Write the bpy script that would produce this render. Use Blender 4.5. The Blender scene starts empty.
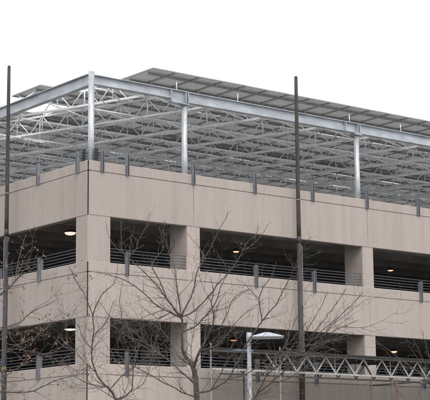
import bpy, math, random
from mathutils import Vector, Matrix

scene = bpy.context.scene
col = scene.collection
rng = random.Random(11)
R = math.radians

# ------------------------------------------------------------------ camera
YAW, PITCH, ROLL = 0.66586886, 0.18154340, -0.00941062
cam_d = bpy.data.cameras.new('camera')
cam = bpy.data.objects.new('camera', cam_d)
col.objects.link(cam)
scene.camera = cam
fw = Vector((math.sin(YAW)*math.cos(PITCH), math.cos(YAW)*math.cos(PITCH), math.sin(PITCH)))
rt = Vector((math.cos(YAW), -math.sin(YAW), 0))
up = rt.cross(fw)
r2 = rt*math.cos(ROLL) + up*math.sin(ROLL)
u2 = -rt*math.sin(ROLL) + up*math.cos(ROLL)
m = Matrix((r2, u2, -fw)).transposed().to_4x4()
m.translation = (-25.527, -38.934, 1.6)
cam.matrix_world = m
cam_d.sensor_width = 36
cam_d.lens = 1506.48/430*36
cam_d.clip_start = 0.5
cam_d.clip_end = 3000

# ------------------------------------------------------------------ overcast sky, soft sun, exposure
SUN_EL, SUN_AZ = R(48), R(205)
SKY_STRENGTH = 0.1
world = bpy.data.worlds.new('World')
scene.world = world
world.use_nodes = True
nt = world.node_tree
bg = nt.nodes['Background']
sky = nt.nodes.new('ShaderNodeTexSky')
sky.sky_type = 'NISHITA'
sky.sun_disc = False
sky.sun_elevation = SUN_EL
sky.sun_rotation = SUN_AZ
sky.dust_density = 4
hsv = nt.nodes.new('ShaderNodeHueSaturation')
hsv.inputs['Saturation'].default_value = 0.2
mix = nt.nodes.new('ShaderNodeMixRGB')
mix.inputs['Fac'].default_value = 0.8
mix.inputs['Color2'].default_value = (11.5, 11.6, 11.9, 1)      # bright even cloud layer
nt.links.new(sky.outputs[0], hsv.inputs['Color'])
nt.links.new(hsv.outputs[0], mix.inputs['Color1'])
nt.links.new(mix.outputs[0], bg.inputs['Color'])
bg.inputs['Strength'].default_value = SKY_STRENGTH

sun_d = bpy.data.lights.new('sun', 'SUN')
sun_d.energy = 1.1
sun_d.angle = R(25)
sun_d.color = (1, .97, .92)
sun = bpy.data.objects.new('sun', sun_d)
col.objects.link(sun)
sdir = Vector((math.sin(SUN_AZ)*math.cos(SUN_EL), math.cos(SUN_AZ)*math.cos(SUN_EL), math.sin(SUN_EL)))
sun.rotation_euler = sdir.to_track_quat('Z', 'Y').to_euler()

scene.view_settings.view_transform = 'Standard'
scene.view_settings.look = 'None'
scene.view_settings.gamma = 1
scene.view_settings.exposure = 0.45
scene.view_settings.use_curve_mapping = False


# ------------------------------------------------------------------ materials
def material(name, color, rough=.8, metallic=0, var=.12, scale=8, stretch=(1, 1, 1), speck=0, bump=0, stain=0, tint=None, rand=0):
    """Principled surface with large blotches, optional fine aggregate speckle and vertical weather streaks."""
    mt = bpy.data.materials.new(name)
    mt.use_nodes = True
    n = mt.node_tree.nodes
    l = mt.node_tree.links
    b = n['Principled BSDF']
    b.inputs['Roughness'].default_value = rough
    b.inputs['Metallic'].default_value = metallic
    tc = n.new('ShaderNodeTexCoord')
    mp = n.new('ShaderNodeMapping')
    mp.inputs['Scale'].default_value = stretch
    l.new(tc.outputs['Object'], mp.inputs['Vector'])
    nz = n.new('ShaderNodeTexNoise')
    nz.inputs['Scale'].default_value = scale
    nz.inputs['Detail'].default_value = 6
    l.new(mp.outputs[0], nz.inputs['Vector'])
    rp = n.new('ShaderNodeValToRGB')
    e = rp.color_ramp.elements
    c2 = tint or color
    e[0].position, e[1].position = .3, .7
    e[0].color = tuple(v*(1-var) for v in color) + (1,)
    e[1].color = tuple(min(1, v*(1+var)) for v in c2) + (1,)
    l.new(nz.outputs['Fac'], rp.inputs['Fac'])
    out = rp.outputs['Color']

    def mult(fac_out, lo, hi, p0, p1):
        nonlocal out
        mr = n.new('ShaderNodeMapRange')
        mr.inputs['From Min'].default_value = p0
        mr.inputs['From Max'].default_value = p1
        mr.inputs['To Min'].default_value = lo
        mr.inputs['To Max'].default_value = hi
        l.new(fac_out, mr.inputs['Value'])
        mx = n.new('ShaderNodeMixRGB')
        mx.blend_type = 'MULTIPLY'
        mx.inputs['Fac'].default_value = 1
        l.new(out, mx.inputs['Color1'])
        l.new(mr.outputs[0], mx.inputs['Color2'])
        out = mx.outputs['Color']

    if speck:
        for sc in (38, 17):
            nz2 = n.new('ShaderNodeTexNoise')
            nz2.inputs['Scale'].default_value = sc
            nz2.inputs['Detail'].default_value = 3
            l.new(tc.outputs['Object'], nz2.inputs['Vector'])
            mult(nz2.outputs['Fac'], 1-speck, 1+speck, .3, .7)
    if rand:                                                    # every cast piece has a slightly different tone
        oi = n.new('ShaderNodeObjectInfo')
        mult(oi.outputs['Random'], 1-rand, 1+rand, 0, 1)
    if stain:
        mp2 = n.new('ShaderNodeMapping')
        mp2.inputs['Scale'].default_value = (2.2, 2.2, .16)
        l.new(tc.outputs['Object'], mp2.inputs['Vector'])
        nz3 = n.new('ShaderNodeTexNoise')
        nz3.inputs['Scale'].default_value = 1.6
        nz3.inputs['Detail'].default_value = 5
        l.new(mp2.outputs[0], nz3.inputs['Vector'])
        mult(nz3.outputs['Fac'], 1-stain, 1.02, .36, .56)
    l.new(out, b.inputs['Base Color'])
    if bump:
        bp = n.new('ShaderNodeBump')
        bp.inputs['Strength'].default_value = bump
        bp.inputs['Distance'].default_value = .01
        nz4 = n.new('ShaderNodeTexNoise')
        nz4.inputs['Scale'].default_value = 60
        l.new(tc.outputs['Object'], nz4.inputs['Vector'])
        l.new(nz4.outputs['Fac'], bp.inputs['Height'])
        l.new(bp.outputs[0], b.inputs['Normal'])
    return mt


def glow(name, color, strength):
    mt = bpy.data.materials.new(name)
    mt.use_nodes = True
    b = mt.node_tree.nodes['Principled BSDF']
    b.inputs['Base Color'].default_value = color + (1,)
    b.inputs['Emission Color'].default_value = color + (1,)
    b.inputs['Emission Strength'].default_value = strength
    return mt


M = dict(
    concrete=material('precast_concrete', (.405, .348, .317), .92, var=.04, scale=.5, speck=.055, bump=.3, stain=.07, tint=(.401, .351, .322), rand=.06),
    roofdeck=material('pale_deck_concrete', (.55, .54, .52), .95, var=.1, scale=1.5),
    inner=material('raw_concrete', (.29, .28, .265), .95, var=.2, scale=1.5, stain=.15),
    seal=material('joint_sealant', (.018, .016, .015), .9),
    galv=material('galvanised_steel', (.76, .78, .80), .42, .05, var=.16, scale=9, speck=.06),
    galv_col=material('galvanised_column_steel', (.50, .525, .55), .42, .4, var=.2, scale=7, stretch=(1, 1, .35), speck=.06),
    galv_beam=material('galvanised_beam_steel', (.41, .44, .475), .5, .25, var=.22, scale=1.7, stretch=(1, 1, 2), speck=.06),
    post=material('painted_post_steel', (.20, .215, .235), .55, .3, var=.2, scale=14),
    cable=material('rail_pipe_steel', (.13, .15, .18), .5, .4, var=.15, scale=20),
    dark=material('dark_plate_steel', (.05, .055, .065), .6, .3, var=.25, scale=12),
    back=material('panel_backsheet', (.74, .742, .745), .6, var=.06, scale=.9, speck=.03),
    frame=material('panel_frame', (.30, .30, .30), .5, .2, var=.1, scale=5),
    cell=material('panel_glass', (.012, .016, .035), .15, var=.2, scale=6),
    purlin=material('purlin_steel', (.30, .30, .30), .6, .2, var=.15, scale=6),
    mast=material('weathered_mast', (.058, .050, .044), .8, .1, var=.35, scale=3, stretch=(6, 6, .8), speck=.12),
    conduit=material('grey_conduit', (.20, .22, .25), .5, .2, var=.15, scale=8),
    white=material('pale_painted_metal', (.30, .32, .345), .5, .1, var=.1, scale=5),
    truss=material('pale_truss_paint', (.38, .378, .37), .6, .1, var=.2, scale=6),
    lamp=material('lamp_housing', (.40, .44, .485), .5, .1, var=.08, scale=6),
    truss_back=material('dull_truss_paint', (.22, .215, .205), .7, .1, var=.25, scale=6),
    deck=material('dark_deck', (.03, .028, .027), .95, var=.3, scale=3),
    blue=material('blue_tarp_edge', (.10, .165, .225), .6, var=.2, scale=5),
    scaf=material('scaffold_tube', (.10, .10, .10), .55, .4, var=.35, scale=6),
    rust=material('rusty_scaffold_tube', (.13, .075, .045), .8, .1, var=.35, scale=9),
    bark=material('branch_bark', (.074, .064, .058), .95, var=.35, scale=14, speck=.2),
    twig=material('twig_bark', (.125, .10, .085), .95, var=.35, scale=9),
    leaf=material('dry_leaf', (.19, .085, .055), .8, var=.5, scale=3, tint=(.25, .13, .09)),
    yellow=material('yellow_leaf', (.48, .38, .05), .8, var=.2, scale=5),
    asphalt=material('asphalt', (.055, .054, .052), .95, var=.2, scale=2, speck=.2),
    pave=material('pavement', (.28, .265, .25), .95, var=.1, scale=2, speck=.08),
    kerb=material('kerb_stone', (.33, .32, .30), .9, var=.1, scale=3),
    soil=material('planting_soil', (.07, .055, .04), 1, var=.3, scale=6),
    ground=material('ground', (.10, .098, .085), 1, var=.25, scale=.3),
    line=material('road_paint', (.75, .75, .72), .7, var=.1, scale=6),
    warm=glow('warm_lamp_glow', (1, .52, .30), 1.1),
    pink=glow('pink_lamp_glow', (1, .55, .47), 1.1),
    cool=glow('white_lamp_glow', (1, .88, .76), .95),
    amber=glow('amber_lamp_glow', (1, .30, .09), .95),
)


def let_light_through(mt, share, kind, color):
    """the laminate of a solar module passes some daylight between its cells"""
    n = mt.node_tree.nodes
    l = mt.node_tree.links
    outp = n['Material Output']
    tr = n.new(kind)
    tr.inputs['Color'].default_value = color + (1,)
    mx = n.new('ShaderNodeMixShader')
    mx.inputs[0].default_value = share
    l.new(n['Principled BSDF'].outputs[0], mx.inputs[1])
    l.new(tr.outputs[0], mx.inputs[2])
    l.new(mx.outputs[0], outp.inputs['Surface'])


let_light_through(M['cell'], .55, 'ShaderNodeBsdfTransparent', (1, 1, 1))
let_light_through(M['back'], .45, 'ShaderNodeBsdfTranslucent', (.9, .9, .9))


# ------------------------------------------------------------------ mesh helpers
ORIGIN = {}


class MB:
    """Collects shapes in world coordinates; build() links them as ONE mesh object."""
    def __init__(s):
        s.v, s.f, s.mi, s.sm = [], [], [], []

    def face(s, idx, mi=0, sm=False):
        s.f.append(idx)
        s.mi.append(mi)
        s.sm.append(sm)

    def box(s, x0, x1, y0, y1, z0, z1, mi=0):
        b = len(s.v)
        s.v += [(x0, y0, z0), (x1, y0, z0), (x1, y1, z0), (x0, y1, z0), (x0, y0, z1), (x1, y0, z1), (x1, y1, z1), (x0, y1, z1)]
        for q in ((0, 3, 2, 1), (4, 5, 6, 7), (0, 1, 5, 4), (1, 2, 6, 5), (2, 3, 7, 6), (3, 0, 4, 7)):
            s.face([b+i for i in q], mi)
        return s

    def rings(s, rings, mi=0, sm=False, cap=True):
        n = len(rings[0])
        b = len(s.v)
        for r in rings:
            s.v += [tuple(p) for p in r]
        for k in range(len(rings)-1):
            for i in range(n):
                j = (i+1) % n
                s.face([b+k*n+i, b+k*n+j, b+(k+1)*n+j, b+(k+1)*n+i], mi, sm)
        if cap:
            s.face([b+i for i in reversed(range(n))], mi)
            s.face([b+(len(rings)-1)*n+i for i in range(n)], mi)
        return s

    def tube(s, pts, rad, n=6, mi=0, cap=True):
        pts = [Vector(p) for p in pts]
        if not isinstance(rad, (list, tuple)):
            rad = [rad]*len(pts)
        rings = []
        a = None
        for i, p in enumerate(pts):
            d = (pts[min(i+1, len(pts)-1)] - pts[max(i-1, 0)])
            if d.length < 1e-6:
                d = Vector((0, 0, 1))
            d.normalize()
            if a is None:
                a = d.cross(Vector((0, 0, 1)) if abs(d.z) < .9 else Vector((1, 0, 0)))
            a = (a - d*a.dot(d)).normalized()
            c = d.cross(a)
            rings.append([p + (a*math.cos(2*math.pi*k/n) + c*math.sin(2*math.pi*k/n))*rad[i] for k in range(n)])
        return s.rings(rings, mi, True, cap)

    def bar(s, p, q, w, h, mi=0):
        """rectangular bar from p to q, w wide (level), h high"""
        p, q = Vector(p), Vector(q)
        d = (q-p).normalized()
        a = d.cross(Vector((0, 0, 1)))
        a = Vector((1, 0, 0)) if a.length < 1e-4 else a.normalized()
        c = a.cross(d)
        return s.rings([[e + a*sx*w/2 + c*sz*h/2 for sx, sz in ((-1, -1), (1, -1), (1, 1), (-1, 1))] for e in (p, q)], mi)

    def ibeam(s, p, q, h, w, tf=.025, tw=.016, mi=0):
        """wide-flange beam; p and q lie on the bottom of the beam"""
        z = Vector((0, 0, 1))
        p, q = Vector(p), Vector(q)
        s.bar(p+z*tf/2, q+z*tf/2, w, tf, mi)
        s.bar(p+z*(h-tf/2), q+z*(h-tf/2), w, tf, mi)
        s.bar(p+z*h/2, q+z*h/2, tw, h-2*tf-.001, mi)
        return s

    def build(s, name, mats, parent=None):
        if not isinstance(mats, (list, tuple)):
            mats = [mats]
        o0 = ORIGIN.get(parent.name, Vector()) if parent else Vector()
        me = bpy.data.meshes.new(name)
        me.from_pydata([Vector(v)-o0 for v in s.v], [], s.f)
        for mt in mats:
            me.materials.append(mt)
        me.polygons.foreach_set('material_index', s.mi)
        me.polygons.foreach_set('use_smooth', s.sm)
        me.update()
        o = bpy.data.objects.new(name, me)
        col.objects.link(o)
        if parent:
            o.parent = parent
            ORIGIN[o.name] = o0
        return o


def thing(name, loc, label, cat, group=None):
    o = bpy.data.objects.new(name, None)
    o.empty_display_size = .3
    col.objects.link(o)
    o.location = loc
    ORIGIN[o.name] = Vector(loc)
    o['label'] = label
    o['category'] = cat
    if group:
        o['group'] = group
    return o


def structure(name, mb, mat):
    o = mb.build(name, mat)
    o['kind'] = 'structure'
    return o


ORD = ['first', 'second', 'third', 'fourth', 'fifth', 'sixth', 'seventh', 'eighth', 'ninth', 'tenth', 'eleventh', 'twelfth',
       'thirteenth', 'fourteenth', 'fifteenth', 'sixteenth']

# ------------------------------------------------------------------ the setting: ground, road, pavement
structure('ground', MB().box(-1500, 1500, -1500, 1500, -1, -.012), M['ground'])
structure('road', MB().box(-400, 400, -60, -22, -.011, 0), M['asphalt'])
structure('pavement', MB().box(-400, 400, -21.8, -4.3, -.01, .12), M['pave'])
structure('kerb', MB().box(-400, 400, -22, -21.8, -.01, .125), M['kerb'])
structure('planting_strip', MB().box(-400, 400, -4.28, -.02, -.008, .1), M['soil'])
ln = MB()
for k in range(-20, 20):
    ln.box(k*9, k*9+3, -41.08, -40.92, .0005, .004)
structure('road_marking', ln, M['line'])

# ------------------------------------------------------------------ parking garage
garage = thing('parking_garage', (0, 0, 0), 'beige precast concrete parking garage with open decks under a steel solar roof', 'building')
LX, LY = 36.0, 32.0
LEVELS = [(9.70, 11.447, 11.114), (6.50, 8.237, 7.900), (3.30, 5.069, 4.734), (0.13, 1.87, 1.53)]   # panel bottom, panel top, groove
JX = [4.16, 12.07, 19.98, 27.89]
JY = [8.05, 15.96, 23.87]
G = .028                                                    # open joint at the corner


def spandrel(axis, a, b, lev, mitre):
    zb, zt, zj = lev
    t = .22
    ch = .012

    def ring(z, inset):
        o0 = a + (inset if mitre else inset*.5)
        i0 = a + (t if mitre else 0)
        pts = [(o0, inset), (b-inset*.5, inset), (b, t), (i0, t)]
        if axis == 'y':
            return [(y, x, z) for x, y in reversed(pts)]
        return [(x, y, z) for x, y in pts]
    gw = .016
    rings = [ring(zb, ch), ring(zb+ch, 0), ring(zj-gw, 0), ring(zj-gw+.004, .028), ring(zj+gw-.004, .028), ring(zj+gw, 0), ring(zt-ch, 0), ring(zt, ch)]
    MB().rings(rings).build('spandrel_panel', M['concrete'], garage)


for lev in LEVELS:
    xs = [G] + JX + [LX]
    for i in range(len(xs)-1):
        spandrel('x', xs[i]+(.009 if i else 0), xs[i+1]-.009, lev, i == 0)
    ys = [G] + JY + [LY]
    for i in range(len(ys)-1):
        spandrel('y', ys[i]+(.009 if i else 0), ys[i+1]-.009, lev, i == 0)
    sl = MB().box(.004, .09, .004, .09, lev[0]+.02, lev[1]-.02)
    for x in JX:
        sl.box(x-.03, x+.03, .05, .10, lev[0]+.02, lev[1]-.02)
    for y in JY:
        sl.box(.05, .10, y-.03, y+.03, lev[0]+.02, lev[1]-.02)
    sl.build('joint_sealant', M['seal'], garage)


def chamfer_column(x0, x1, y0, y1, z0, z1, c=.02):
    p = [(x0+c, y0), (x1-c, y0), (x1, y0+c), (x1, y1-c), (x1-c, y1), (x0+c, y1), (x0, y1-c), (x0, y0+c)]
    return MB().rings([[(x, y, z) for x, y in p] for z in (z0, z1)])


chamfer_column(.014, .87, .014, .71, 0, 10.2).build('corner_column', M['concrete'], garage)
for x in JX:
    chamfer_column(x-.27, x+.27, .014, .98, 0, 10.2).build('column', M['concrete'], garage)
for y in JY:
    chamfer_column(.014, .98, y-.27, y+.27, 0, 10.2).build('column', M['concrete'], garage)

for zf in (10.35, 7.14, 3.96, .78):
    s = MB().box(.23, LX-.2, .23, LY-.2, zf-.13, zf)
    if zf > 1:
        y = 1.35
        while y < LY-1:                                     # ribs of the precast double tees
            s.box(.3, LX-.3, y-.09, y+.09, zf-.48, zf-.1305)
            y += 1.5
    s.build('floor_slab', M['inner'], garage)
MB().box(.24, LX-.22, .24, LY-.22, 10.3502, 10.36).build('roof_deck', M['roofdeck'], garage)
for zf in (10.35, 7.14, 3.96):
    d = MB()
    d.box(.24, .60, .75, LY-.3, zf-.53, zf-.1315)
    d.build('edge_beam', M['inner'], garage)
MB().box(LX-.22, LX, 0.25, LY, 0, 11.4).build('end_wall', M['concrete'], garage)
MB().box(.25, LX-.25, LY-.22, LY, 0, 11.4).build('rear_wall', M['concrete'], garage)
MB().box(7.5, 30, 15.0, 15.25, .79, 10.2).build('added_blocking_wall', M['inner'], garage)  # added wall that blocks daylight so the decks stay dark inside
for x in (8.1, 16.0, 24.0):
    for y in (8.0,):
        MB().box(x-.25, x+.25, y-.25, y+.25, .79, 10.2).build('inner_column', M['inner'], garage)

# guard rails: posts bolted to the panel faces, level pipes behind
ROOF_X = [.52, 1.48] + [4.14+2.637*k for k in range(12)]
LOW_X = [x for x in [1.48] + [4.14+2.637*k for k in range(1, 12)] if min(abs(x-j) for j in JX) > .6]
ROOF_Y = [.56, 2.95] + [2.95+2.637*k for k in range(1, 11)]
LOW_Y = [y for y in [2.80+2.637*k for k in range(11)] if min(abs(y-j) for j in JY) > .6]


def guard_post(axis, u, zs, top, low, rail):
    m_ = MB()
    w = .043
    parts = [(-w, w, -.012, -.001), (-w, -w+.012, -.085, -.013), (w-.012, w, -.085, -.013), (-w-.02, w+.02, -.0115, -.0005)]
    for i, (a, b, c, d) in enumerate(parts):
        z0, z1 = (zs-low, zs+top) if i < 3 else (zs-low+.04, zs-.03)
        if axis == 'x':
            m_.box(u+a, u+b, c, d, z0, z1)
        else:
            m_.box(c, d, u+a, u+b, z0, z1)
    # web plate that reaches back over the wall to carry the rails
    if axis == 'x':
        m_.box(u-.006, u+.006, -.0125, .12, zs+.015, zs+top-.02)
    else:
        m_.box(-.0125, .12, u-.006, u+.006, zs+.015, zs+top-.02)
    for k in (.06, .2):
        c = (u, -.012, zs-low+k) if axis == 'x' else (-.012, u, zs-low+k)
        e = (u, -.03, zs-low+k) if axis == 'x' else (-.03, u, zs-low+k)
        m_.tube([c, e], .014, 6)
    return m_.build('post', M['post'], rail)


def rails(axis, spans, zs, n, gap, rail, off=.10, r=.0125):
    for k in range(n):
        z = zs + .07 + gap*k
        t = MB()
        for a, b in spans:
            sag = [(a+(b-a)*i/6, z - .008*math.sin(math.pi*i/6)) for i in range(7)]
            pts = [(u, off, zz) if axis == 'x' else (off, u, zz) for u, zz in sag]
            t.tube(pts, r, 6)
        t.build('rail', M['cable'], rail)


for li, lev in enumerate(LEVELS):
    zs = lev[1]
    for axis in ('x', 'y'):
        rail = MB()
        r_ = bpy.data.objects.new('guard_rail', None)
        col.objects.link(r_)
        r_.parent = garage
        ORIGIN[r_.name] = Vector()
        if li == 0:
            us = ROOF_X if axis == 'x' else ROOF_Y
            rails(axis, [(.06, (LX if axis == 'x' else LY)-.3)], zs, 5, .085, r_, .06, .0045)
            for u in us:
                guard_post(axis, u, zs, .36, .36, r_)
            e = MB()                                          # dark end plates beside the corner
            for z in range(5):
                u0 = us[0]
                if axis == 'x':
                    e.box(u0-.24, u0-.07, .085, .11, zs+.02+z*.085, zs+.09+z*.085)
                else:
                    e.box(.085, .11, u0-.24, u0-.07, zs+.02+z*.085, zs+.09+z*.085)
            if axis == 'x':
                e.box(us[0]-.22, us[0]-.08, .112, .13, zs-.2, zs+.44)
            else:
                e.box(.112, .13, us[0]-.22, us[0]-.08, zs-.2, zs+.44)
            e.build('end_plate', M['dark'], r_)
        else:
            js = [.87 if axis == 'x' else .71] + [v for j in (JX if axis == 'x' else JY) for v in (j-.27, j+.27)] + [(LX if axis == 'x' else LY)-.3]
            spans = [(js[i], js[i+1]) for i in range(0, len(js)-1, 2)]
            rails(axis, spans, zs, 5, .10, r_, r=.011)
            for u in (LOW_X if axis == 'x' else LOW_Y):
                guard_post(axis, u, zs, .40, .38, r_)


# ------------------------------------------------------------------ lit lamps under the garage ceilings
def deck_lamp(loc, ceil, label, glowmat, rx=.115, rz=.03):
    t = thing('ceiling_lamp', (loc[0], loc[1], ceil), label, 'lamp', 'lit lamps inside the garage')
    n = 20
    x, y, z = loc

    def ell(profile):
        return [[(x+r*math.cos(2*math.pi*i/n), y+r*math.sin(2*math.pi*i/n), z+h) for i in range(n)] for r, h in profile]
    MB().rings(ell([(rx*.98, .0), (rx*1.06, .015), (rx*1.04, .05), (rx*.6, .085), (.04, .1)]), 0, True).build('housing', M['dark'], t)
    MB().rings(ell([(rx*.35, -rz*1.35), (rx*.75, -rz), (rx*.96, -.012), (rx*.96, -.002)]), 0, True).build('diffuser', glowmat, t)
    MB().tube([(x, y, z+.1), (x, y, ceil)], .015, 8).build('stem', M['conduit'], t)


deck_lamp((8.99, 3.78, 9.745), 9.869, 'warm lit lamp under the upper ceiling in the middle opening', M['warm'])
deck_lamp((17.4, 4.26, 9.745), 9.869, 'warm lit oval lamp under the upper ceiling at the right edge opening', M['warm'])
deck_lamp((1.72, 3.70, 9.765), 9.869, 'large pink white lit lamp beside the corner column on the upper deck', M['pink'], .2, .06)
deck_lamp((9.40, 4.50, 6.555), 6.659, 'amber lit lamp under the lower ceiling beside the pale street lamp', M['amber'])
deck_lamp((18.2, 5.0, 6.555), 6.659, 'dim warm lit lamp in the lower opening at the far right', M['warm'], .13, .05)
deck_lamp((2.1, 4.25, 6.56), 6.659, 'white lit lamp beside the corner column on the lower deck', M['cool'], .2, .035)

# ------------------------------------------------------------------ steel canopy frame on the roof deck
BX, BY, ZD = .30, .30, 10.36
frame = thing('canopy_frame', (BX, BY, ZD), 'galvanised steel canopy frame of round columns and edge beams along the parapet', 'steel frame')
ZB, ZT = 13.94, 14.31


def canopy_column(x, y, ztop, r=.098):
    c = MB().tube([(x, y, ZD+.02), (x, y, ztop)], r, 20).build('column', M['galv_col'], frame)
    MB().box(x-.2, x+.2, y-.2, y+.2, ZD+.001, ZD+.03).build('base_plate', M['galv'], c)
    return c


canopy_column(BX, BY, 14.42)
for x in (4.02, 11.91, 19.8, 27.7):
    canopy_column(x, BY, ZB-.075)
for y in (8.2, 16.1, 24.0):
    canopy_column(BX, y, ZB-.002)
b1 = MB().ibeam((BX+.1, BY, ZB+.06), (3.42, BY, ZB+.06), ZT-ZB-.05, .2)
b1.build('edge_beam', M['galv_beam'], frame)
prev = 3.42
for x in (4.02, 11.91, 19.8, 27.7):
    if x > 5:
        MB().ibeam((prev, BY, ZB), (x-.62, BY, ZB), ZT-ZB, .2).build('edge_beam', M['galv_beam'], frame)
    h = MB().ibeam((x-.6, BY, ZB-.07 if x < 5 else ZB), (x+.1, BY, ZB-.07 if x < 5 else ZB), ZT-ZB+(.08 if x < 5 else 0), .22)
    zb_ = ZB-.07 if x < 5 else ZB
    for xx in (x-.605, x+.0, x+.095):
        h.box(xx-.012, xx+.012, BY-.13, BY+.13, zb_+.026, ZT-.02)
    h.box(x-.15, x+.15, BY-.15, BY+.15, ZB-.075, zb_-.001) if x > 5 else h.box(x-.15, x+.15, BY-.15, BY+.15, ZB-.095, ZB-.0705)
    for dz in (.1, .2, .3):                                   # bolts
        for dx in (-.54, -.48):
            h.tube([(x+dx, BY-.02, zb_+dz), (x+dx, BY-.03, zb_+dz)], .014, 6)
    h.build('column_bracket', M['galv_beam'], frame)
    prev = x+.11
MB().ibeam((prev, BY, ZB), (34, BY, ZB), ZT-ZB, .2).build('edge_beam', M['galv_beam'], frame)
for a, b in ((BY+.1, 8.0), (8.02, 16.0), (16.02, 26)):
    MB().ibeam((BX, a, ZB+.03), (BX, b, ZB+.03), ZT-ZB+.02, .2).build('side_beam', M['galv_beam'], frame)

# open web roof trusses, running back from the front beam at a skew
SK = R(20.5)
DV = Vector((-math.sin(SK), math.cos(SK), 0))
TZ, TB = 14.60, 13.99
starts = [2.50+2.62*k for k in range(13)]
TR = []


def roof_truss(x0, y0, L, label):
    t = thing('roof_truss', (x0, y0, TB), label, 'truss', 'open web roof trusses under the solar panels')
    P = Vector((x0, y0, 0))

    def at(s, z):
        v = P + DV*s
        return (v.x, v.y, z)
    MB().bar(at(1.25, TZ), at(L-1.5 if L < 26 else L, TZ), .065, .06).build('top_chord', M['galv'], t)
    MB().bar(at(0, TB), at(L-.1, TB), .08, .072).build('bottom_chord', M['galv'], t)
    w = MB()
    pitch = 1.16
    n = max(1, int((L-2.0)/pitch))
    w.tube([at(1.3, TZ), at(.06, TB)], .024, 5)
    for k in range(n):
        s0 = .72 + k*pitch
        if s0+pitch*.5 > L-1.5 and L < 26:
            break
        w.tube([at(s0, TB), at(s0+pitch*.5, TZ)], .021, 5)
        w.tube([at(s0+pitch*.5, TZ), at(s0+pitch, TB)], .021, 5)
        w.tube([at(s0+pitch*.5, TB), at(s0+pitch*.5, TZ)], .016, 5)
    w.build('web', M['galv'], t)
    s = 1.6                                                     # stub posts that carry the purlins
    while s < L-1.6:
        MB().tube([at(s, TZ), at(s, 14.83)], .022, 6).build('stub_post', M['galv'], t)
        s += 2.15
    TR.append((x0, y0, L))


for k, x in enumerate(starts):
    L = min(27.0, (x-BX-.12)/math.sin(SK))
    roof_truss(x, BY+.13, L, 'galvanised open web truss meeting the front edge beam, %s one along from the corner column' % ORD[k])

# cross trusses along the building, between and under the skewed ones, and diagonal braces
for k in range(9):
    y = 2.75+2.62*k
    x0, x1 = max(.47, 2.5-(y-.43)*math.tan(SK)), 33.2
    t = thing('cross_truss', (x0, y, TB), 'long level cross truss running along the building, %s one back from the front beam' % ORD[k], 'truss', 'cross trusses under the solar panels')
    za, zb = TB-.064, TZ+.06
    MB().bar((x0, y, za), (x1, y, za), .05, .05).build('bottom_chord', M['galv'], t)
    MB().bar((x0, y, zb), (x1, y, zb), .05, .05).build('top_chord', M['galv'], t)
    p = 2.62
    for i in range(int((x1-x0)/p)+1):
        MB().tube([(x0+i*p, y, za), (x0+i*p, y, zb)], .018, 5).build('vertical', M['galv'], t)
bn = 0
for row, s in enumerate((.95, 4.6, 9.1, 13.6)):
    for k in range(len(starts)-1):
        xa, xb = starts[k], starts[k+1]
        La = TR[k][2]
        if s > La-.5:
            continue
        A = Vector((xa, BY+.13, 0)) + DV*s
        B = Vector((xb, BY+.13, 0)) + DV*s
        br = MB().tube([(A.x, A.y, TZ-.1 if row == 0 else TZ-.05), (B.x, B.y, TB+.06)], .032 if row == 0 else .026, 6)
        if row:
            br.tube([(A.x, A.y+.07, TB+.06), (B.x, B.y+.07, TZ-.05)], .022, 6)
        o = br.build('truss_brace', M['galv'])
        o['label'] = '%s diagonal steel brace between the %s and %s roof trusses from the corner' % (('single front', 'second row crossed', 'third row crossed', 'rear row crossed')[row], ORD[k], ORD[k+1])
        o['category'] = 'brace'
        o['group'] = 'diagonal braces between roof trusses'
o = MB().tube([(BX+.35, BY+.12, TB+.18), (2.35, BY+1.2, TB-.04)], .024, 6).tube([(BX+.12, BY+.3, TB+.1), (2.2, BY+1.9, TB-.06)], .02, 6).build('truss_brace', M['galv'])
o['label'] = 'pair of thin diagonal braces running from the tall corner column to the first roof truss'
o['category'] = 'brace'
o['group'] = 'diagonal braces between roof trusses'

# rows of solar panels, seen from below
ZP = 14.92
mod = MB()
fr = .035
mod.box(0, .955, 0, fr, 0, .04, 1).box(0, .955, 1.92-fr, 1.92, 0, .04, 1)
mod.box(0, fr, fr+.0005, 1.92-fr-.0005, 0, .04, 1).box(.955-fr, .955, fr+.0005, 1.92-fr-.0005, 0, .04, 1)
mod.box(fr+.0005, .955-fr-.0005, fr+.0005, 1.92-fr-.0005, .026, .032, 0)
mod.box(fr+.0005, .955-fr-.0005, fr+.0005, 1.92-fr-.0005, .0325, .037, 2)
mod.box(.42, .56, 1.62, 1.78, .008, .0255, 1)
mod_me = mod.build('solar_panel', [M['back'], M['frame'], M['cell']])
mod_mesh = mod_me.data
bpy.data.objects.remove(mod_me)
ROWS = [(.30, 2.72, 32), (2.33, 2.62, 32), (4.38, .86, 34), (6.42, 3.35, 32), (8.00, .70, 34), (10.05, .70, 34), (12.12, .70, 34), (14.15, .70, 34),
        (16.22, .70, 34), (18.25, .70, 34), (20.3, .70, 34), (22.35, .70, 34), (24.4, .70, 34)]
ROWLAB = ['frontmost row of solar panels overhanging the front edge beam', 'second row of solar panels just behind the overhanging front row',
          'third row of solar panels poking out over the left edge beam', 'short fourth row of solar panels that stops at the bright sky gap']
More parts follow.
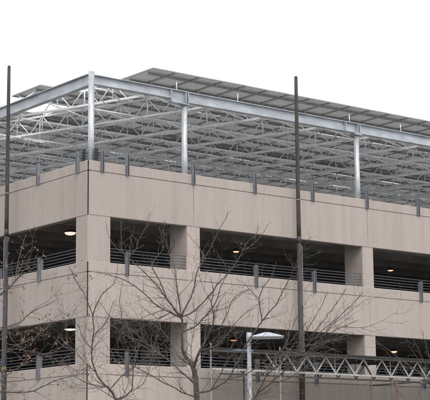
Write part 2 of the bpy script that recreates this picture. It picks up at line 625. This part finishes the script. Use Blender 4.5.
for k, (y, x0, n) in enumerate(ROWS):
    lab = ROWLAB[k] if k < 4 else '%s row of solar panels back from the front beam, behind the trusses' % ORD[k]
    t = thing('solar_panel_row', (x0, y, ZP), lab, 'solar panels', 'rows of solar panels on the roof canopy')
    for i in range(n):
        o = bpy.data.objects.new('solar_panel', mod_mesh)
        col.objects.link(o)
        o.parent = t
        o.location = (i*1.0+.02, rng.uniform(-.008, .008), rng.uniform(-.004, .004))
        o.rotation_euler = (rng.uniform(-.006, .006), rng.uniform(-.004, .004), 0)
    for dy in (.42, 1.5):
        pu = MB()
        ya, yb = y+dy-.035, y+dy+.035
        x1 = x0+n-.1
        pu.box(x0+.1, x1, ya, ya+.006, ZP-.085, ZP-.012)
        pu.box(x0+.1, x1, ya+.0065, yb, ZP-.085, ZP-.079)
        pu.box(x0+.1, x1, ya+.0065, yb, ZP-.018, ZP-.0125)
        pu.build('purlin', M['purlin'], t)
# stub posts between the front beam and the overhanging row
for k in range(11):
    x = 3.72+k*2.63
    MB().tube([(x, BY+.02, ZT+.001), (x, BY+.02, 14.62)], .016, 8).box(x-.06, x+.06, BY-.05, BY+.09, ZT+.0005, ZT+.012).build('stub_post', M['galv'], frame)
for k in range(9):
    y = 4.8+k*2.1
    MB().tube([(BX, y, ZT+.02), (BX+.6, y, 14.77)], .022, 8).build('strut', M['galv'], frame)


# ------------------------------------------------------------------ two tall masts in front of the facades
def mast(x, y, z1, r0, r1, zj, label, out, low):
    t = thing('mast', (x, y, .1), label, 'pole', 'tall dark masts in front of the garage')
    z0 = .101
    out = Vector(out)

    def rad(z):
        return r0+(r1-r0)*(z-z0)/(z1-z0)

    def at(z):
        return (x, y, z)
    zs = [zj + (z1-zj)*i/10 for i in range(11)]
    MB().tube([at(z) for z in zs], [rad(z) for z in zs], 16).build('upper_shaft', M['mast'], t)
    MB().tube([at(z0), at(zj-.001)], [r0, rad(zj)*1.01], 16).build('lower_shaft', low, t)
    MB().tube([at(zj-.22), at(zj+.02)], rad(zj)+.006, 16).build('sleeve', M['dark'], t)
    MB().tube([at(10.98), at(11.02)], rad(11)+.006, 16).build('band', M['conduit'], t)
    side = Vector((-out.y, out.x, 0))*(-1 if out.x else 1)
    p = Vector((x, y, 0)) + side*(r0+.004) + out*.03
    MB().tube([(p.x, p.y, .12), (p.x, p.y, zj-.3)], .013, 8).build('conduit', M['conduit'], t)
    MB().tube([at(z1), at(z1+.04)], [r1*1.06, r1*.6], 16).build('cap', M['dark'], t)


M['mast_low'] = material('painted_lower_mast', (.046, .048, .053), .75, .05, var=.3, scale=4, stretch=(5, 5, .8), speck=.1)
mast(-.35, 4.40, 15.39, .094, .056, 9.76, 'dark slender mast standing against the left facade at the picture edge', (-1, 0, 0), M['mast_low'])
mast(8.45, -.35, 15.38, .102, .06, 9.70, 'brown dark slender mast standing against the right facade and rising past the beam', (0, -1, 0), M['mast'])


# ------------------------------------------------------------------ street lamp
RV = Vector((.787, -.616, 0))                                   # the lamp arm points along this
UV = Vector((.616, .787, 0))
lx, ly = -6.38, -15.62
lamp = thing('street_lamp', (lx, ly, .12), 'pale grey street lamp with flat pyramid head before the garage', 'street lamp')
MB().tube([(lx, ly, .2), (lx, ly, 4.36)], [.05, .041], 14).build('post', M['white'], lamp)
MB().tube([(lx, ly, .121), (lx, ly, .24)], .09, 14).build('base', M['white'], lamp)
MB().tube([(lx, ly, 4.25), (lx, ly, 4.43)], [.056, .05], 14).build('collar', M['lamp'], lamp)
hc = Vector((lx, ly, 0)) + RV*.36


def hr(sx, sy, z):
    return [tuple(hc + RV*sx*a + UV*sy*b + Vector((0, 0, z))) for a, b in ((-1, -1), (1, -1), (1, 1), (-1, 1))]


MB().rings([hr(.325, .22, 4.322), hr(.335, .23, 4.328), hr(.335, .23, 4.336), hr(.06, .05, 4.425), hr(.03, .03, 4.43)]).build('lamp_head', M['lamp'], lamp)
MB().rings([hr(.27, .19, 4.31), hr(.29, .2, 4.3245)]).build('lens', M['white'], lamp)

# ------------------------------------------------------------------ sidewalk shelter carried by two lattice girders
WY0, WY1, WX0, WX1, DX0 = -2.55, -.85, 2.8, 34.0, 4.5
WB, WT = 4.84, 5.40
shelter = thing('walkway_canopy', (WX0, WY0, .1), 'covered walkway carried on pale lattice girders along the garage front', 'walkway canopy')
for gi, gy in enumerate((WY0, WY1)):
    gx = (WX0, DX0)[gi]
    g = MB().bar((gx, gy, WB), (WX1, gy, WB), .06, .055).bar((gx, gy, WT), (WX1, gy, WT), .06, .05)
    p = .84
    x = max(gx+.1, 5.05)
    while x < WX1-p:
        g.bar((x, gy, WT-.02), (x+p*.5, gy, WB+.02), .03, .045)
        g.bar((x+p*.5, gy, WB+.02), (x+p, gy, WT-.02), .03, .045)
        x += p
    x = max(gx+.1, 5.05)
    while x < WX1:
        g.bar((x+p*.5, gy+.031, WB), (x+p*.5, gy+.031, WT), .02, .025)
        x += p*3
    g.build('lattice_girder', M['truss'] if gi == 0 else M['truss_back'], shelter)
dk = MB()
x = WX0-.05
while x < WX1:
    dk.box(x, x+.236, WY0-.2, min(-.56, -2.3+(x-2.7)*1.1), WT+.031+rng.uniform(0, .006), WT+.075)
    x += .24
dk.build('deck', M['deck'], shelter)
x = DX0+.3
while x < WX1:
    MB().box(x-.03, x+.03, WY0+.05, WY1-.05, WT-.09, WT+.029).build('joist', M['scaf'], shelter)
    x += .84
MB().bar((2.77, WY0-.06, WT+.03), (4.3, WY0-.27, WT+.03), .03, .05).build('edge_trim', M['blue'], shelter)
MB().bar((4.35, WY0-.27, WT+.04), (WX1, WY0-.27, WT+.04), .03, .06).build('edge_trim', M['deck'], shelter)
for x in (2.79, 4.25, 5.56, 14.5, 19.5, 24.5, 29.5):
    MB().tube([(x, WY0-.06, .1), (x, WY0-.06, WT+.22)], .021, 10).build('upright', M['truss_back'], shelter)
    if x > 5.3:
        MB().tube([(x, WY1+.06, .1), (x, WY1+.06, WT)], .024, 10).build('upright', M['scaf'], shelter)
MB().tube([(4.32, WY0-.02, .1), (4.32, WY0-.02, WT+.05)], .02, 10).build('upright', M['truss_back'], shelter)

# scaffold tower under the girders, right hand end
scaf = thing('scaffold', (9.5, -4, .12), 'dark tubular scaffold standing under the lattice girders at lower right', 'scaffold')
for x, y, m_, top in ((9.5, -2.62, 'scaf', 4.74), (9.5, -3.6, 'scaf', 4.66), (9.44, -3.88, 'rust', 4.64), (9.5, -4.95, 'scaf', 4.6), (9.5, -6.2, 'scaf', 4.6),
                      (13.2, -3.9, 'scaf', 4.6), (13.2, -5.2, 'scaf', 4.6), (13.2, -6.2, 'scaf', 4.6)):
    MB().tube([(x, y, .125), (x, y, top)], .027, 10).tube([(x, y, .1205), (x, y, .16)], .06, 10).build('standard', M[m_], scaf)
for x in (9.56, 13.14):
    for z in (4.52, 2.5):
        MB().tube([(x, -2.5 if x < 10 else -3.7, z), (x, -6.4, z)], .024, 10).build('ledger', M['scaf'], scaf)
for y in (-5.03, -6.28):
    for z in (4.46, 2.44):
        MB().tube([(9.3, y, z), (13.4, y, z)], .024, 10).build('transom', M['scaf'], scaf)
MB().tube([(9.46, -4.2, 2.5), (9.46, -4.98, 4.55)], .02, 10).build('diagonal', M['scaf'], scaf)
MB().tube([(9.4, -3.9, 4.3), (9.4, -5.6, 2.9)], .012, 10).build('diagonal', M['rust'], scaf)

# ------------------------------------------------------------------ bare trees
TREES = {
 'centre': [
  [(-7.42,-15.31,0,125.1),(-7.61,-15.55,1.73,105.9),(-7.78,-15.72,3.05,91.4),(-7.88,-15.77,3.62,77),(-8,-15.73,3.83,57.8),(-8.1,-15.69,4.02,43.3),(-8.14,-15.73,4.3,38.5),(-8.18,-15.77,4.63,30.8)],
  [(-8.18,-15.77,4.63,21.2),(-8.51,-15.48,4.83,17.4),(-8.73,-15.29,5.1,14.5),(-9,-15.05,5.36,12.6),(-9.25,-14.8,5.48,9.7),(-9.48,-14.55,5.56,6.8)],
  [(-8.18,-15.77,4.63,21.2),(-8.3,-15.63,4.86,19.3),(-8.42,-15.49,5.1,16.5),(-8.57,-15.34,5.36,13.6),(-8.73,-15.17,5.6,11.7),(-8.91,-14.98,5.85,9.8),(-9.05,-14.81,6.03,7.8),(-9.14,-14.69,6.26,5.9),(-9.16,-14.63,6.5,3.9)],
  [(-8.18,-15.77,4.59,22.1),(-8.34,-15.59,4.92,19.3),(-8.43,-15.48,5.24,16.5),(-8.54,-15.34,5.58,13.6),(-8.51,-15.27,5.69,12.7),(-8.38,-15.29,5.87,10.8),(-8.26,-15.29,6,9.8),(-8.25,-15.23,6.25,6.9),(-8.26,-15.15,6.46,4.9)],
  [(-8.88,-15,5.82,10.2),(-8.62,-14.88,6.02,9.8),(-8.43,-14.73,6.28,8.9),(-8.17,-14.62,6.56,7),(-7.99,-14.47,6.87,4.6)],
  [(-8.92,-14.96,5.87,8.8),(-8.9,-14.76,6.09,7.9),(-8.8,-14.62,6.32,6.9),(-8.7,-14.5,6.61,4.5)],
  [(-8.18,-15.77,4.63,19.3),(-8.18,-15.65,5.14,17.4),(-8.14,-15.54,5.52,14.6),(-8.15,-15.37,5.86,10.8),(-8.11,-15.22,6.06,8.9),(-8.1,-15.07,6.39,6),(-7.98,-14.97,6.61,4)],
  [(-8.14,-15.33,5.91,9.8),(-8.33,-15.75,6.06,8.7),(-8.67,-16.05,6.24,6.7),(-9,-16.34,6.34,4.2)],
  [(-8.18,-15.77,4.63,20.2),(-8.09,-15.94,4.96,17.3),(-8.06,-16.05,5.25,15.4),(-8.05,-16.13,5.51,14.4),(-7.94,-16.31,5.84,12.5),(-7.83,-16.52,6.26,9.6),(-7.76,-16.62,6.44,7.7),(-7.74,-16.69,6.59,4.8)],
  [(-7.99,-16.22,5.67,8.6),(-7.78,-15.94,5.87,7.8),(-7.64,-15.6,6.08,6.9),(-7.62,-15.2,6.41,4.5)],
  [(-8.18,-15.77,4.63,21.2),(-8.03,-15.85,4.69,19.3),(-7.86,-15.97,4.86,18.3),(-7.64,-16.17,5.22,16.4),(-7.44,-16.33,5.49,14.5),(-7.32,-16.42,5.69,13.6),(-7.22,-16.5,5.92,11.7),(-7.12,-16.56,6.12,9.7),(-7,-16.63,6.2,8.8),(-6.96,-16.65,6.44,4.9)],
  [(-7.22,-16.5,5.92,8.7),(-6.9,-16.33,6.05,7.9),(-6.52,-16.24,6.33,6),(-6.23,-16.08,6.59,4)],
  [(-7.44,-16.33,5.49,9.7),(-7.75,-16.56,5.64,7.7),(-8.09,-16.76,5.78,6.6),(-8.39,-16.98,5.9,4.7)],
  [(-8.14,-15.74,4.34,21.2),(-7.95,-15.93,4.45,18.3),(-7.89,-16.01,4.55,17.3),(-7.75,-16.19,4.79,15.4),(-7.7,-16.3,4.99,13.5),(-7.69,-16.36,5.16,10.6),(-7.63,-16.47,5.37,6.7),(-7.55,-16.59,5.53,3.8)],
  [(-7.9,-15.77,3.65,48.1),(-7.92,-15.92,3.86,38.4),(-7.85,-16.2,4.28,23),(-7.86,-16.34,4.4,19.1),(-7.93,-16.46,4.64,16.2),(-8.05,-16.54,4.85,13.3),(-8.1,-16.67,5.06,9.4),(-8.22,-16.76,5.31,4.7)],
  [(-7.85,-16.27,4.34,15.3),(-7.7,-16.36,4.39,13.4),(-7.62,-16.44,4.62,11.5),(-7.5,-16.58,4.98,9.6),(-7.28,-16.76,5.13,5.8)],
  [(-7.81,-15.73,3.19,30.8),(-7.61,-15.88,3.22,25),(-7.34,-16.12,3.43,21.2),(-7.24,-16.23,3.69,19.3),(-7.13,-16.38,4.04,18.3),(-7.02,-16.5,4.28,17.4),(-6.93,-16.6,4.47,16.4),(-6.88,-16.63,4.55,15.5),(-6.96,-16.65,4.97,13.5),(-6.92,-16.7,5.14,11.6),(-6.86,-16.75,5.26,9.7),(-6.78,-16.83,5.41,7.7),(-6.73,-16.91,5.68,4.4)],
  [(-6.88,-16.63,4.55,14.5),(-6.86,-17.04,4.82,12.5),(-6.95,-17.35,5.07,11.4),(-7.01,-17.71,5.41,9.4),(-7.3,-17.86,5.63,6.5),(-7.52,-18.04,5.73,4.6)],
  [(-7.01,-17.71,5.41,9.4),(-7.13,-18.18,5.76,7.4),(-7.29,-18.56,5.92,4.6)],
  [(-7.01,-17.71,5.41,8.5),(-7.04,-18.1,5.59,6.5),(-7.02,-18.5,5.64,4.6)],
  [(-6.96,-16.65,4.97,9.7),(-6.87,-16.3,5.17,8.8),(-6.78,-15.95,5.37,6.9),(-6.68,-15.59,5.49,5)],
  [(-7.83,-15.75,3.34,24.1),(-7.92,-15.57,3.52,19.3),(-8.23,-15.27,3.89,16.5),(-8.45,-15.01,4.17,13.6),(-8.67,-14.75,4.45,11.7),(-8.91,-14.47,4.68,8.8),(-9.1,-14.26,5.04,5.9)],
  [(-7.79,-15.73,3.12,21.2),(-8.05,-15.73,3.16,18.2),(-8.49,-15.62,3.36,15.2),(-8.88,-15.55,3.56,12.3),(-9.21,-15.52,3.7,10.4),(-9.52,-15.47,3.77,7.5),(-9.84,-15.45,3.91,4.7)],
  [(-7.93,-15.76,3.7,14.4),(-8.01,-15.48,3.87,12.6),(-8.04,-15.27,4.13,10.7),(-8.06,-15.06,4.38,8.8),(-8.2,-14.76,4.62,5.9)],
  [(-7.31,-16.14,3.49,14.5),(-7.23,-16.45,3.49,12.4),(-7.09,-16.86,3.72,11.4),(-6.96,-17.24,3.9,9.5),(-6.83,-17.68,4.29,6.6),(-6.88,-17.91,4.42,3.7)],
  [(-7.9,-15.99,3.97,15.3),(-7.65,-16.13,4.07,13.4),(-7.47,-16.24,4.26,12.5),(-7.25,-16.41,4.6,9.6),(-7.05,-16.54,4.78,6.8),(-6.86,-16.65,4.96,3.9)],
  [(-7.57,-15.91,3.25,13.5),(-7.6,-16.27,3.56,11.5),(-7.67,-16.62,3.95,9.5),(-7.76,-16.91,4.16,7.5),(-7.88,-17.18,4.37,4.7)],
 ],
 'left_centre': [
  [(-7.45,-12.71,0,92.6),(-7.73,-13.01,2.36,51.4),(-7.87,-13.09,3.17,37),(-8.08,-13,3.47,30.9),(-8.22,-12.93,3.66,27.8),(-8.34,-12.91,3.96,24.7),(-8.37,-12.95,4.27,21.6),(-8.37,-13.02,4.57,19.5),(-8.42,-13.06,4.91,16.5),(-8.31,-13.25,5.32,14.4),(-8.15,-13.42,5.52,11.3),(-8.13,-13.5,5.76,8.2),(-8.13,-13.54,5.96,4.6)],
  [(-8.42,-13.06,4.87,12.3),(-8.79,-13.39,5.15,10.1),(-9.2,-13.69,5.41,9),(-9.61,-13.99,5.71,4.4)],
  [(-8.36,-12.94,4.19,14.4),(-8.42,-12.65,4.49,12.4),(-8.38,-12.43,4.74,10.4),(-8.47,-12.11,4.97,7.4),(-8.49,-11.82,5.13,4.8)],
  [(-7.87,-13.09,3.17,22.6),(-7.71,-13.4,3.34,17.4),(-7.79,-13.58,3.8,13.3),(-7.96,-13.66,4.11,11.2),(-8.12,-13.74,4.38,10.1),(-8.25,-13.86,4.77,9.1),(-8.39,-13.99,5.18,8.1),(-8.43,-14.16,5.46,5)],
  [(-8,-13.03,3.36,16.5),(-7.93,-13.4,3.64,13.3),(-7.77,-13.82,3.9,11.2),(-7.72,-14.16,4.17,9.1),(-7.74,-14.46,4.51,6)],
  [(-8.25,-12.93,3.73,14.4),(-8.29,-12.54,3.97,12.5),(-8.31,-12.18,4.24,10.5),(-8.32,-11.8,4.35,8.5),(-8.37,-11.41,4.59,4.8)],
  [(-7.71,-13.4,3.34,13.3),(-7.34,-13.31,3.5,11.4),(-7.08,-13.19,3.89,9.4),(-6.84,-13.04,4.24,6.3)],
  [(-8.37,-13.01,4.49,11.3),(-8.32,-13.32,4.67,9.2),(-8.36,-13.59,4.91,8.1),(-8.41,-13.84,5.13,5.1)],
  [(-8.05,-13.01,3.44,14.4),(-8.05,-12.63,3.47,12.5),(-8.16,-12.19,3.62,10.5),(-8.19,-11.83,3.83,8.5),(-8.18,-11.51,4.08,4.8)],
 ],
 'left': [
  [(-11.9,-14.38,0,107.5),(-12.08,-14.79,2.46,80.7),(-12.13,-14.96,3.34,71.7),(-12.15,-15.11,4.05,53.8)],
  [(-12.12,-14.91,3.12,26.9),(-11.79,-15.15,3.13,19.7),(-11.5,-15.36,3.12,17),(-11.3,-15.51,3.14,15.3),(-11.12,-15.65,3.25,13.5),(-10.94,-15.8,3.35,10.8),(-10.72,-15.96,3.4,9),(-10.49,-16.16,3.54,5.4)],
  [(-12.14,-14.99,3.52,28.7),(-11.98,-15.17,4.19,21.6),(-11.73,-15.29,4.29,18),(-11.51,-15.38,4.38,14.5),(-11.41,-15.39,4.49,12.7),(-11.22,-15.48,4.63,10),(-10.95,-15.63,4.79,5.5)],
  [(-12.15,-15.11,4.05,35.8),(-12.16,-15.38,4.65,21.4),(-11.99,-15.72,4.91,17.8),(-11.91,-15.97,5.11,15),(-11.87,-16.19,5.32,12.3),(-11.9,-16.35,5.51,8.8),(-11.96,-16.5,5.73,6.1),(-12.02,-16.64,5.92,3.5)],
  [(-11.94,-15.87,5.03,11.5),(-11.74,-15.63,5.43,9.9),(-11.51,-15.38,5.73,7.3),(-11.29,-15.14,6.04,4.2)],
  [(-11.98,-15.17,4.19,15.3),(-11.64,-15.23,3.97,12.6),(-11.3,-15.36,4.07,10.9),(-11.04,-15.44,4.25,8.2),(-10.88,-15.46,4.45,4.6)],
  [(-12.11,-14.89,3.01,21.5),(-11.76,-14.92,3.27,18.1),(-11.44,-14.9,3.49,14.6),(-11.05,-14.95,3.71,12),(-10.65,-14.99,3.9,9.3),(-10.25,-15.05,4.1,4.7)],
  [(-12.14,-15.03,3.69,17.9),(-11.84,-15.04,3.85,16.3),(-11.53,-15.03,3.9,13.6),(-11.06,-15.13,3.88,11),(-10.57,-15.21,3.71,7.4),(-10.17,-15.22,3.54,3.7)],
  [(-11.91,-15.97,5.11,10.6),(-11.86,-16.25,5.19,8.8),(-11.83,-16.53,5.32,7),(-11.89,-16.75,5.49,3.9)],
  [(-11.98,-15.75,4.94,10.7),(-12.15,-15.84,5.23,8.8),(-12.21,-16.01,5.47,6.2),(-12.27,-16.17,5.71,3.5)],
  [(-11.82,-15.25,4.25,10.8),(-11.79,-15.62,4.11,9.8),(-11.75,-16.03,4.17,7.9),(-11.73,-16.4,4.07,4.4)],
 ],
 'right_fan': [
  [(-9.42,-18.9,0,83),(-9.57,-19.25,2.03,53.9),(-9.57,-19.4,2.68,41.5)],
  [(-9.57,-19.4,2.68,23.2),(-9.55,-19.61,2.89,19),(-9.45,-19.89,3.09,16.4),(-9.38,-20.13,3.27,14.7),(-9.26,-20.42,3.45,12.2),(-9.21,-20.65,3.62,10.5),(-9.07,-20.96,3.85,8.9),(-8.97,-21.21,3.96,6.4),(-8.9,-21.44,4.04,3.6)],
  [(-9.57,-19.4,2.68,23.2),(-9.55,-19.65,2.9,19),(-9.55,-19.91,3.21,16.4),(-9.45,-20.22,3.43,13.9),(-9.42,-20.46,3.57,12.2),(-9.43,-20.68,3.75,9.7),(-9.44,-20.9,3.98,8),(-9.42,-21.17,4.27,5.6),(-9.46,-21.36,4.46,3.2)],
  [(-9.38,-20.13,3.27,11.5),(-9.29,-20.4,3.54,9.8),(-9.13,-20.73,3.84,8.9),(-9.01,-21.01,4.07,7.3),(-8.89,-21.29,4.29,5.6),(-8.84,-21.51,4.49,3.2)],
  [(-9.26,-20.42,3.45,9.8),(-8.99,-20.57,3.68,8.2),(-8.72,-20.69,3.8,6.6),(-8.42,-20.83,3.9,3.7)],
  [(-9.42,-20.46,3.57,9.7),(-9.46,-20.89,3.77,8.8),(-9.54,-21.29,3.98,7.1),(-9.61,-21.72,4.24,5.5),(-9.74,-22.07,4.42,3.1)],
  [(-9.44,-19.92,3.11,11.5),(-9.16,-20,3.17,9.9),(-8.94,-20.06,3.31,8.3),(-8.71,-20.11,3.4,6.7),(-8.38,-20.24,3.47,3.8)],
  [(-9.21,-20.65,3.62,8.1),(-9.15,-20.92,3.83,7.3),(-9.11,-21.2,4.08,5.6),(-9.09,-21.44,4.25,3.2)],
  [(-9.55,-19.91,3.21,10.7),(-9.54,-20.15,3.53,9),(-9.49,-20.4,3.74,7.3),(-9.53,-20.58,3.98,5.7),(-9.52,-20.82,4.3,3.2)],
  [(-9.55,-19.61,2.89,11.6),(-9.26,-19.6,2.99,10),(-8.93,-19.64,3.22,8.4),(-8.63,-19.66,3.43,6.8),(-8.38,-19.64,3.68,4.3)],
 ],
 'right': [
  [(-5.85,-20.41,0,86.3),(-6.13,-20.65,2.01,60.4),(-6.27,-20.7,2.69,43.1)],
  [(-6.27,-20.7,2.69,24.2),(-6.48,-20.65,3.12,16.4),(-6.72,-20.53,3.38,13.8),(-6.95,-20.41,3.56,10.3),(-7.14,-20.31,3.72,7.8),(-7.32,-20.21,3.87,3.9)],
  [(-6.48,-20.65,3.12,13.8),(-6.71,-20.73,3.36,11.1),(-6.96,-20.8,3.59,8.5),(-7.2,-20.85,3.76,4.2)],
  [(-6.27,-20.7,2.69,17.3),(-6.43,-20.68,3.07,13.8),(-6.58,-20.66,3.41,10.3),(-6.7,-20.64,3.68,7.8),(-6.82,-20.61,3.88,3.4)],
  [(-6.27,-20.7,2.69,17.3),(-6.31,-20.62,3.21,13),(-6.33,-20.52,3.6,9.6),(-6.31,-20.42,3.83,7),(-6.28,-20.33,4.09,3.5)],
  [(-6.72,-20.53,3.38,11.2),(-7.17,-20.69,3.42,9.3),(-7.63,-20.85,3.56,6.7),(-8.04,-21.06,3.67,3.7)],
  [(-6.27,-20.7,2.69,20.7),(-5.96,-20.54,3.23,15.8),(-5.76,-20.27,3.69,10.7),(-5.58,-19.97,4.08,5.4)],
 ],
}

TREE_LABEL = {
    'centre': 'bare grey tree with forked trunk in front of the middle column',
    'left_centre': 'thin bare sapling in front of the garage corner',
    'left': 'bare tree reaching in from the left edge with a few dry brown leaves',
    'right_fan': 'bare tree whose pale twigs fan to the right behind the street lamp and mast',
    'right': 'bare tree at the lower right edge with twigs over the lattice girder',
}
SETUP = {  # twig spacing (m), base twig length (m), lean of the twigs, leaves
    'centre': (.08, .58, Vector((0, 0, .55)), 6),
    'left_centre': (.085, .5, Vector((0, 0, .6)), 4),
    'left': (.08, .5, Vector((.1, 0, .45)), 330),
    'right_fan': (.085, .42, Vector((.5, -.3, .3)), 0),
    'right': (.11, .36, Vector((-.5, .35, .35)), 0),
}


def rnd_dir(d, ang):
    a = Vector((rng.uniform(-1, 1), rng.uniform(-1, 1), rng.uniform(-1, 1)))
    a = (a - d*a.dot(d)).normalized()
    return (d*math.cos(ang) + a*math.sin(ang)).normalized()


def twig(mb, p, d, L, r, lean, depth, tips):
    """one crooked tapering twig, with its own side twigs"""
    n = max(3, int(L/.09))
    pts, rad = [p.copy()], [r]
    d = d.copy()
    for i in range(n):
        d = (d + Vector((rng.gauss(0, .11), rng.gauss(0, .11), rng.gauss(0, .10))) + lean*.11).normalized()
        p = p + d*(L/n)
        pts.append(p.copy())
        rad.append(max(.0019, r*(1-.8*(i+1)/n)))
        if depth > 0 and i >= 1 and rng.random() < .55:
            twig(mb, p.copy(), rnd_dir(d, R(rng.uniform(28, 62))), L*rng.uniform(.3, .62), rad[-1]*.8, lean, depth-1, tips)
    mb.tube(pts, rad, 4, cap=False)
    tips.append((p.copy(), d.copy()))
    return


def smooth(pts):
    """Catmull-Rom through the limb points, with slight kinks"""
    out = []
    P = [Vector(p[:3]) for p in pts]
    W = [p[3]/1000*.72 for p in pts]
    for i in range(len(P)-1):
        p0, p1, p2, p3 = P[max(i-1, 0)], P[i], P[i+1], P[min(i+2, len(P)-1)]
        n = max(2, int((p2-p1).length/.1))
        n = min(n, 12)
        for k in range(n):
            t = k/n
            q = .5*((2*p1) + (p2-p0)*t + (2*p0-5*p1+4*p2-p3)*t*t + (3*p1-p0-3*p2+p3)*t**3)
            if 0 < k:
                q += Vector((rng.gauss(0, .007), rng.gauss(0, .007), rng.gauss(0, .007)))
            out.append((q, W[i]+(W[i+1]-W[i])*t))
    out.append((P[-1], W[-1]))
    return out


for name, limbs in TREES.items():
    base = Vector(limbs[0][0][:3])
    base.z = .1
    t = thing('bare_tree', base, TREE_LABEL[name], 'tree', 'bare trees before the garage')
    gap, TL, lean, nleaf = SETUP[name]
    sub_rate = {'centre': 1.0, 'left_centre': 1.1, 'left': .35, 'right_fan': .35, 'right': .0}[name]
    wood, fine, tips = MB(), MB(), []
    for li, l in enumerate(limbs):
        pl = smooth(l)
        if li == 0:
            pl = [(q, w*.88) for q, w in pl]
            pl = [(Vector((q.x, q.y, max(q.z, .05))), w*(1.25 if q.z < .4 else 1)) for q, w in pl]
        wood.tube([q for q, w in pl], [max(w, .0045) for q, w in pl], 7)
        acc = rng.uniform(0, gap)
        for i in range(1, len(pl)):
            (a, wa), (b, wb) = pl[i-1], pl[i]
            if b.z < 2.7:
                continue
            seg = (b-a).length
            acc += seg
            if acc > gap and wa < .045:
                acc = rng.uniform(-.05, .04)
                d = (b-a).normalized()
                f_ = i/len(pl)
                L = TL*rng.uniform(.3, 1.1)*(1.0-.6*f_)*(1.15 if a.z < 5.3 else .8)
                twig(fine, a, rnd_dir(d, R(rng.uniform(28, 60))), L, min(wa*.6, .0075), lean, 2 if a.z < 4.5 else 1, tips)
            if a.z < 4.95 and wa < .05 and rng.random() < seg*sub_rate*(1.5 if a.z < 4.4 else .8):      # younger side limbs
                d = (b-a).normalized()
                twig(fine, a, rnd_dir(d, R(rng.uniform(25, 60))), rng.uniform(.6, 1.15), max(.006, min(wa*.7, .0115)), lean*.8, 2, tips)
            if rng.random() < .12 and wa < .03:               # bud scars
                wood.tube([a, a+rnd_dir((b-a).normalized(), 1.2)*(wa+.012)], [wa*.6, wa*.3], 5)
    wood.build('trunk', M['bark'], t)
    fine.build('twigs', M['twig'], t)
    if nleaf:
        lf = MB()
        pick = [tp for tp in tips if tp[0].z < 6.6]
        rng.shuffle(pick)
        for j in range(nleaf):
            p, d = pick[j % len(pick)]
            p = p + Vector((rng.gauss(0, .02), rng.gauss(0, .02), rng.gauss(0, .02)))
            a = rnd_dir(Vector((0, 0, -1)), rng.uniform(.2, 1.3))
            s_ = a.cross(Vector((rng.uniform(-1, 1), rng.uniform(-1, 1), .3))).normalized()
            L, w = rng.uniform(.03, .06), rng.uniform(.011, .022)
            nrm = a.cross(s_)*.008
            b0 = len(lf.v)
            lf.v += [tuple(p), tuple(p+a*L*.5+s_*w+nrm), tuple(p+a*L), tuple(p+a*L*.5-s_*w+nrm), tuple(p+a*L*.5-nrm)]
            mi = 1 if rng.random() < .03 else 0
            for q in ((0, 1, 4), (1, 2, 4), (2, 3, 4), (3, 0, 4)):
                lf.face([b0+i for i in q], mi)
        lf.build('leaves', [M['leaf'], M['yellow']], t)
